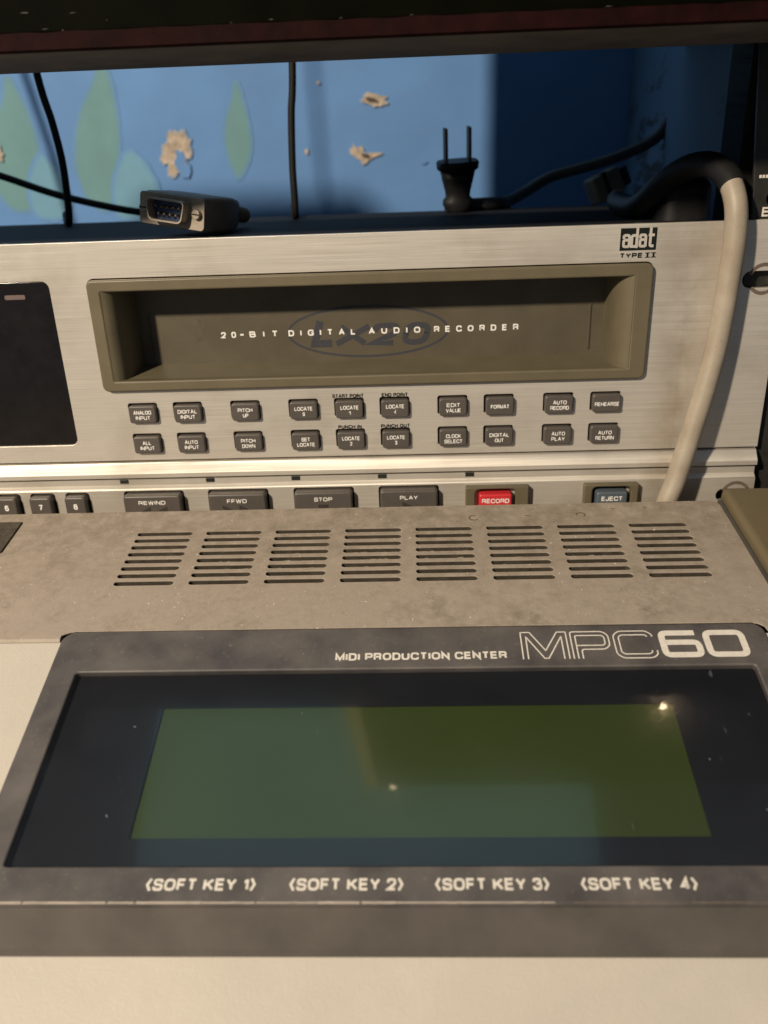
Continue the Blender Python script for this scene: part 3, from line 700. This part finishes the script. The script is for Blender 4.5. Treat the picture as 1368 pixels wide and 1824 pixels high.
# front body plane, with the lip of the deck above it
prism('deck_lip', [(-97.0, 13.85), (-98.6, 13.45), (-99.2, 12.6), (-99.2, 10.5), (-96, 10.5), (-96, 13.4)], -300, -120.2, DECK, smp, True)
plate('front_body', [rrect(-300, -330, 122, 0, 1.2, 3)], -2.5, 0, FB, BODY, smp, .6)
mesh('panel_well', [(-117, -95.35, 9), (111, -95.35, 9), (111, -95.35, 13.95), (-117, -95.35, 13.95)], [(0, 1, 2, 3)], HOLE, smp)

# screen panel
pan = plate('screen_panel', [rrect(-119.2, -91.4, 111.9, -1.3, (4.2, 4.6, 1.5, 1.5), 7), rrect(-110.1, -81.6, 104.6, -18.3, 1.0, 3)], -3, 0, FP, PANEL, smp, .55)
fe = [FP @ Vector((0, -90.9, -.9)), FP @ Vector((0, -88.5, -2.9))]
def P3(u, v, wv): p = FP @ Vector((u, v, wv)); return (p.x, p.y, p.z)
b1 = FB @ Vector((0, -95.6, .3)); b2 = FB @ Vector((0, -4, .2))
prism('panel_front_skirt', [(fe[0].y + .35, fe[0].z), (b1.y + .9, b1.z + 1.9), (b1.y + .2, b1.z), (b1.y + 8, b1.z), (fe[1].y, fe[1].z)], -118.9, 111.6, SKIRT, smp)
for x0, x1 in ((-118.9, -116.9), (109.6, 111.6)):
    q0 = FP @ Vector((0, -2, -2.9)); q1 = FP @ Vector((0, -90.5, -2.9))
    prism('panel_side_skirt', [(q0.y, q0.z), (q1.y, q1.z), (b1.y, b1.z), (q0.y, q0.z - 3.5)], x0, x1, SKIRT, smp)
# smoked window over the sunken LCD
plate('window_glass', [rrect(-110.0, -81.5, 104.5, -18.4, .9, 3)], -.9, -.35, FP, GLASS, pan)
msk = plate('lcd_mask', [rrect(-110.1, -81.6, 104.6, -18.3, .3, 2), rrect(-79.4, -73.0, 76.2, -30.9, .3, 2)], -2.6, -2.2, FP, LCDMASK, pan)
plate('lcd', [rrect(-81, -76, 78, -29, .2, 2)], -3.2, -2.8, FP, LCD, pan)
text('panel_lettering', 'MIDI PRODUCTION CENTER', (-26.8, -15.0, 28.1, -12.0), .05, FP, PRINT_WORN, pan, .23)
# model logo: double-line letters and solid figures
def off(p, dx, dy=-15.4, s=1.0, sy=1.0): return [(dx + a * s, dy + b * sy) for a, b in p]
lw = .42
paths = []
k = 1.0
Mo = [(0, 0), (0, 11), (3.1, 11), (7.8, 3.4), (12.4, 11), (15.4, 11), (15.4, 0)]
Mi = [(1.7, 0), (1.7, 9.2), (7.1, .3), (8.5, .3), (13.7, 9.2), (13.7, 0)]
Po = [(0, 0), (0, 11), (12.2, 11), (14.2, 9.4), (14.2, 5.2), (12.2, 3.7), (3.4, 3.7), (3.4, 0)]
Pi = [(1.7, 0), (1.7, 9.4), (11.7, 9.4), (12.6, 8.7), (12.6, 5.9), (11.7, 5.3), (1.9, 5.3)]
Co = [(13.3, 8.6), (13.3, 9.4), (11.5, 11), (2, 11), (0, 9.3), (0, 1.7), (2, 0), (12, 0), (13.8, 1.4), (13.8, 3.0)]
Ci = [(11.6, 8.6), (11.0, 9.4), (2.7, 9.4), (1.7, 8.6), (1.7, 2.4), (2.7, 1.6), (11.2, 1.6), (12.1, 2.3), (12.1, 3.0)]
for pth, dx, r, sx in ((Mo, 33.2, .1, .95), (Mi, 33.2, .1, .95), (Po, 49.2, .9, .85), (Pi, 49.2, .5, .85), (Co, 62.9, 1.0, .93), (Ci, 62.9, .6, .93)):
    paths.append((rnd(off(pth, dx, -15.3, sx), r), False))
ribbon('logo_letters', paths, lw, .05, FP, PRINT_WORN, pan)
hw = 2.1; dx = 77.2
six = rnd(off([(11.8, 9.95), (1.05, 9.95), (1.05, 1.05), (12.1, 1.05), (12.1, 6.1), (2.12, 6.1)], dx, -15.3), 1.7)
zero = rnd(off([(1.05, 9.95), (1.05, 1.05), (12.3, 1.05), (12.3, 9.95)], dx + 14.1, -15.3), 2.0, True, 6)
ribbon('logo_figures', [(six, False), (zero, True)], hw, .05, FP, PRINT_WORN, pan)
for s, x0, x1 in (('<SOFT KEY 1>', -70.9, -42.6), ('<SOFT KEY 2>', -34.0, -5.0), ('<SOFT KEY 3>', 3.0, 31.6), ('<SOFT KEY 4>', 39.5, 68.3)):
    text('soft_key_legend', s, (x0, -88.0, x1, -84.9), .05, FP, PRINT_WORN, pan, .21)
# chafe and bright highlight painted along the front edge, dimmer to the right
random.seed(5); x = -118.0
while x < 110:
    l = random.uniform(6, 22); x1 = min(x + l, 110.5)
    if x < 34 < x1: x1 = 32.5
    pts = [(x + (x1 - x) * q / 8, -90.98 + .12 * noise.noise(Vector((x + q * .9, 0, 0)))) for q in range(9)]
    ribbon('chafed_edge_gleam', [(pts, False)], (random.uniform(.35, .62) if x < 20 else random.uniform(.16, .32)), .035, FP, CHAFE_GLEAM if x < 34 else SCUFF, pan)
    x = x1 + random.uniform(.05, .8) if not 31 < x1 < 34 else 37
# side cheek
ck = bevel_box('side_cheek', 124.2, -120, -60, 190, 5.0, 3.4, 2.6, CHEEK, smp, FDk, 5)
bevel_box('cheek_trim', 122.3, -119, -60, 123.9, 1.2, -.4, .3, SKIRT, smp, FDk, 2)

# ================================================================== cables and plugs
gc = tube('cable_jacket', [(96, -14, -45), (99, -15, -10), (103.4, -14, 20), (107.4, -12.5, 33), (112.0, -10.5, 52), (116.2, -9, 71), (119.3, -7.5, 90), (120.6, -7, 111), (121.0, -6.8, 127), (120.4, -5.5, 138), (118.9, -1.5, 145.6), (118, 1.5, 148)], 4.15, CABLEG, None, 20, 10)
gt = thing('grey_cable', 'thick dirty grey cable looping over the right end of the recorder', 'cable', (104, -14, 20))
gc.parent = gt; gc.matrix_parent_inverse = gt.matrix_world.inverted()
tube('shaded_arch', [(119.2, -2.5, 144.8), (118.4, .5, 147.6), (115, 8, 151.8), (109, 17, 151.5), (102.5, 27, 146), (98.5, 37, 139), (97, 50, 136), (98, 80, 136), (106, 120, 136)], 4.75, BLACKPL, gt, 20, 10)  # same cable continuing; shade over its arch put in as a black skin
G = 'black cables hanging behind the recorder'
tag(tube('hanging_cable', [(-196, 128, 470), (-192, 129, 300), (-187.5, 130, 210), (-183.5, 130, 182), (-181.8, 130, 163), (-182.6, 130, 143), (-185, 133, 133.6), (-193, 150, 133), (-203, 176, 130), (-205, 184, 60)], 1.9, CABLEK), 'black cable hanging before the mural, left of the cassette slot', 'cable', G)
tag(tube('hanging_cable', [(-50, 128, 470), (-53, 129, 300), (-57.2, 130, 206), (-59.5, 130, 182), (-60.8, 130, 158), (-60.9, 130, 143), (-61.5, 133, 133.3), (-64, 150, 133), (-68, 176, 130), (-68, 184, 60)], 1.85, CABLEK), 'straight black cable hanging near the middle of the blue wall', 'cable', G)
tag(tube('hanging_cable', [(-366, 250, 420), (-352, 250, 319), (-343, 250, 270), (-334, 250, 215), (-326, 252, 120), (-328, 255, -100)], 2.6, CABLEK), 'black cable hanging farthest left, its shadow crossing the mural', 'cable', G)
tag(tube('slack_cable', [(-330, 190, 190), (-270, 190, 166), (-244, 190, 158), (-212, 190, 146.5), (-176, 185, 138), (-150, 178, 134.4), (-120, 150, 133.6), (-98, 110, 133.6), (-86, 75, 134.6)], 2.1, CABLEK), 'slack black cable sloping down to the serial plug from the left', 'cable')
tag(tube('dark_cable', [(20, 158, 134.2), (48, 166, 134.4), (58, 190, 134), (70, 208, 138), (86, 215, 146), (104, 214, 150.5), (128, 212, 157), (150, 210, 168), (160, 208, 190)], 3.4, CABLED), 'dark grey cable arching up behind the power plug', 'cable')
# dark connector block on the arching cable
cb = thing('cable_connector', 'brown grey connector block on the cable right of the power plug', 'connector', (112, 178, 133))
Mc = Matrix.Translation((112, 178, 141)) @ Matrix.Rotation(rad(-24), 4, 'Y') @ Matrix.Rotation(rad(20), 4, 'Z')
bevel_box('connector_body', -9, -6, -7.5, 9, 6, 7.5, 1.6, BLOCK, cb, Mc)
bevel_box('connector_collar', 8, -4.6, -5.5, 15, 4.6, 5.5, 1.6, BLACKPL, cb, Mc)
bevel_box('connector_strap', -3, -6.4, -8.0, 0, 6.4, 8.0, .6, BLACKPL, cb, Mc)
# black rounded block added to fill the loop of the grey cable
ad = thing('loop_block', 'black rounded block inside the loop of the grey cable', 'power adapter', (98, 60, 131))
cap('loop_block_body', 103, 30, 125, 62, 0, 17, 7, 6, frame((0, 0, 131.0), 0), BLACKPL, ad)
cap('loop_block_lid', 106, 34, 122, 58, 16.9, 18.2, 5, .7, frame((0, 0, 131.0), 0), BLACKPL, ad)

# power plug standing on the recorder
pp = thing('power_plug', 'black two blade mains plug standing upright on the recorder cover', 'plug', (26, 150, 131))
Mp = Matrix.Translation((26.4, 150, 131.2)) @ Matrix.Rotation(rad(9), 4, 'Z') @ Matrix.Rotation(rad(9), 4, 'X') @ Matrix.Rotation(rad(-2.5), 4, 'Y')
def lathe(name, prof, M, mat, parent, n=26):
    vs = []; fs = []
    for z, a, b_, e in prof:
        for k in range(n):
            t = 2 * math.pi * k / n; c, s = math.cos(t), math.sin(t)
            vs.append((a * math.copysign(abs(c) ** e, c), b_ * math.copysign(abs(s) ** e, s), z))
    for i in range(len(prof) - 1):
        for k in range(n):
            j = (k + 1) % n; fs.append((i * n + k, i * n + j, (i + 1) * n + j, (i + 1) * n + k))
    fs.append(tuple(range(n))[::-1]); fs.append(tuple((len(prof) - 1) * n + k for k in range(n)))
    o = mesh(name, vs, fs, mat, parent, M, True); o.data.polygons[-1].use_smooth = False if hasattr(o.data.polygons[-1], 'use_smooth') else True
    return o
lathe('plug_body', [(0, 6, 5, .9), (2, 6.6, 5.4, .9), (4, 8.3, 5.8, .9), (6.5, 8.3, 5.8, .9), (8.2, 6.6, 5.4, .9), (11, 6.9, 5.6, .8), (17, 8.4, 6.2, .75), (21.5, 9.4, 6.8, .7)], Mp, PLUGK, pp)
lathe('plug_flange', [(21.4, 9.4, 6.8, .7), (22.4, 10.9, 8.0, .65), (25.4, 11.3, 8.4, .65), (26.4, 10.7, 7.8, .65)], Mp, PLUGK, pp)
for x in (-6.35, 6.35):
    bevel_box('blade', x - .8, -3.1, 26.2, x + .8, 3.1, 42.6, .35, BRASS, pp, Mp, 2)
tag(tube('plug_cord', [tuple(Mp @ Vector((0, 0, .8))), (29, 157, 133), (40, 163, 133.6), (50, 170, 133.4), (60, 186, 125), (66, 200, 90), (66, 210, -60)], 2.4, CABLEK, None), 'thin black cord running back from the foot of the power plug', 'cord')

# nine pin serial plug lying on the recorder
sp = thing('serial_plug', 'grey nine pin serial plug lying on the front edge of the recorder cover', 'plug', (-100, 30, 131))
Ms = Matrix.Translation((-98.5, 27.0, 141.6)) @ Matrix.Scale(1.02, 4) @ Matrix.Rotation(rad(-20), 4, 'Z') @ Matrix.Rotation(rad(7.5), 4, 'Y') @ Matrix.Rotation(rad(-4), 4, 'X') @ frame((0, 0, 0))
fp = plate('connector_flange', [rrect(-15.4, -6.2, 15.4, 6.2, 1.6, 4), rrect(-8.2, -3.9, 8.2, 3.9, 1.8, 4)], -.6, .6, Ms, STEEL, sp, .2)
def dshape(a, b, s, r): return rnd([(-a, b), (-a + s, -b), (a - s, -b), (a, b)], r, True, 5)
plate('d_shell', [dshape(9.3, 4.4, 1.5, 2.3), dshape(8.6, 3.75, 1.3, 1.9)], -.4, 5.6, Ms, STEEL, sp, .12)
ins = plate('pin_insulator', [dshape(8.65, 3.8, 1.3, 1.9)], -.6, .9, Ms, PINBLUE, sp)
for x, y in [(-5.5 + 2.75 * i, 1.4) for i in range(5)] + [(-4.1 + 2.75 * i, -1.4) for i in range(4)]:
    disc('pin', x, y, .5, .8, 4.0, Ms, BRASS, sp, 10, .15)
for x in (-12.5, 12.5):
    sc = disc('jack_screw', x, 0, 1.9, .5, 2.6, Ms, STEEL, sp, 14, .3)
    plate('screw_slot', [rrect(x - 1.7, -.25, x + 1.7, .25, .05, 1)], 2.58, 2.68, Ms, HOLE, sc)
def hood(M):
    secs = [(-.5, 14.6, 6.0), (-2, 15.0, 6.6), (-17, 15.0, 7.0), (-27, 12.5, 6.9), (-38, 8.4, 6.0), (-42.5, 5.0, 4.8)]
    vs = []; fs = []
    for w_, a, b_ in secs: vs += [(x, y, w_) for x, y in rrect(-a, -b_, a, b_, 2.0, 4)]
    n = len(vs) // len(secs)
    for i in range(len(secs) - 1):
        for k in range(n):
            j = (k + 1) % n; fs.append((i * n + k, (i + 1) * n + k, (i + 1) * n + j, i * n + j))
    fs.append(tuple(range(n))); fs.append(tuple((len(secs) - 1) * n + k for k in range(n))[::-1])
    return mesh('plug_hood', vs, fs, HOOD, sp, M, True)
hood(Ms)
p0 = Ms @ Vector((0, 0, -41)); p1 = Ms @ Vector((0, -.5, -48)); p2 = Ms @ Vector((0, -1.2, -57))
tube('strain_relief', [tuple(p0), tuple(p1), tuple(p2)], lambda t: 4.4 - 1.2 * t + .35 * math.sin(t * 40), HOOD, sp, 14, 12)
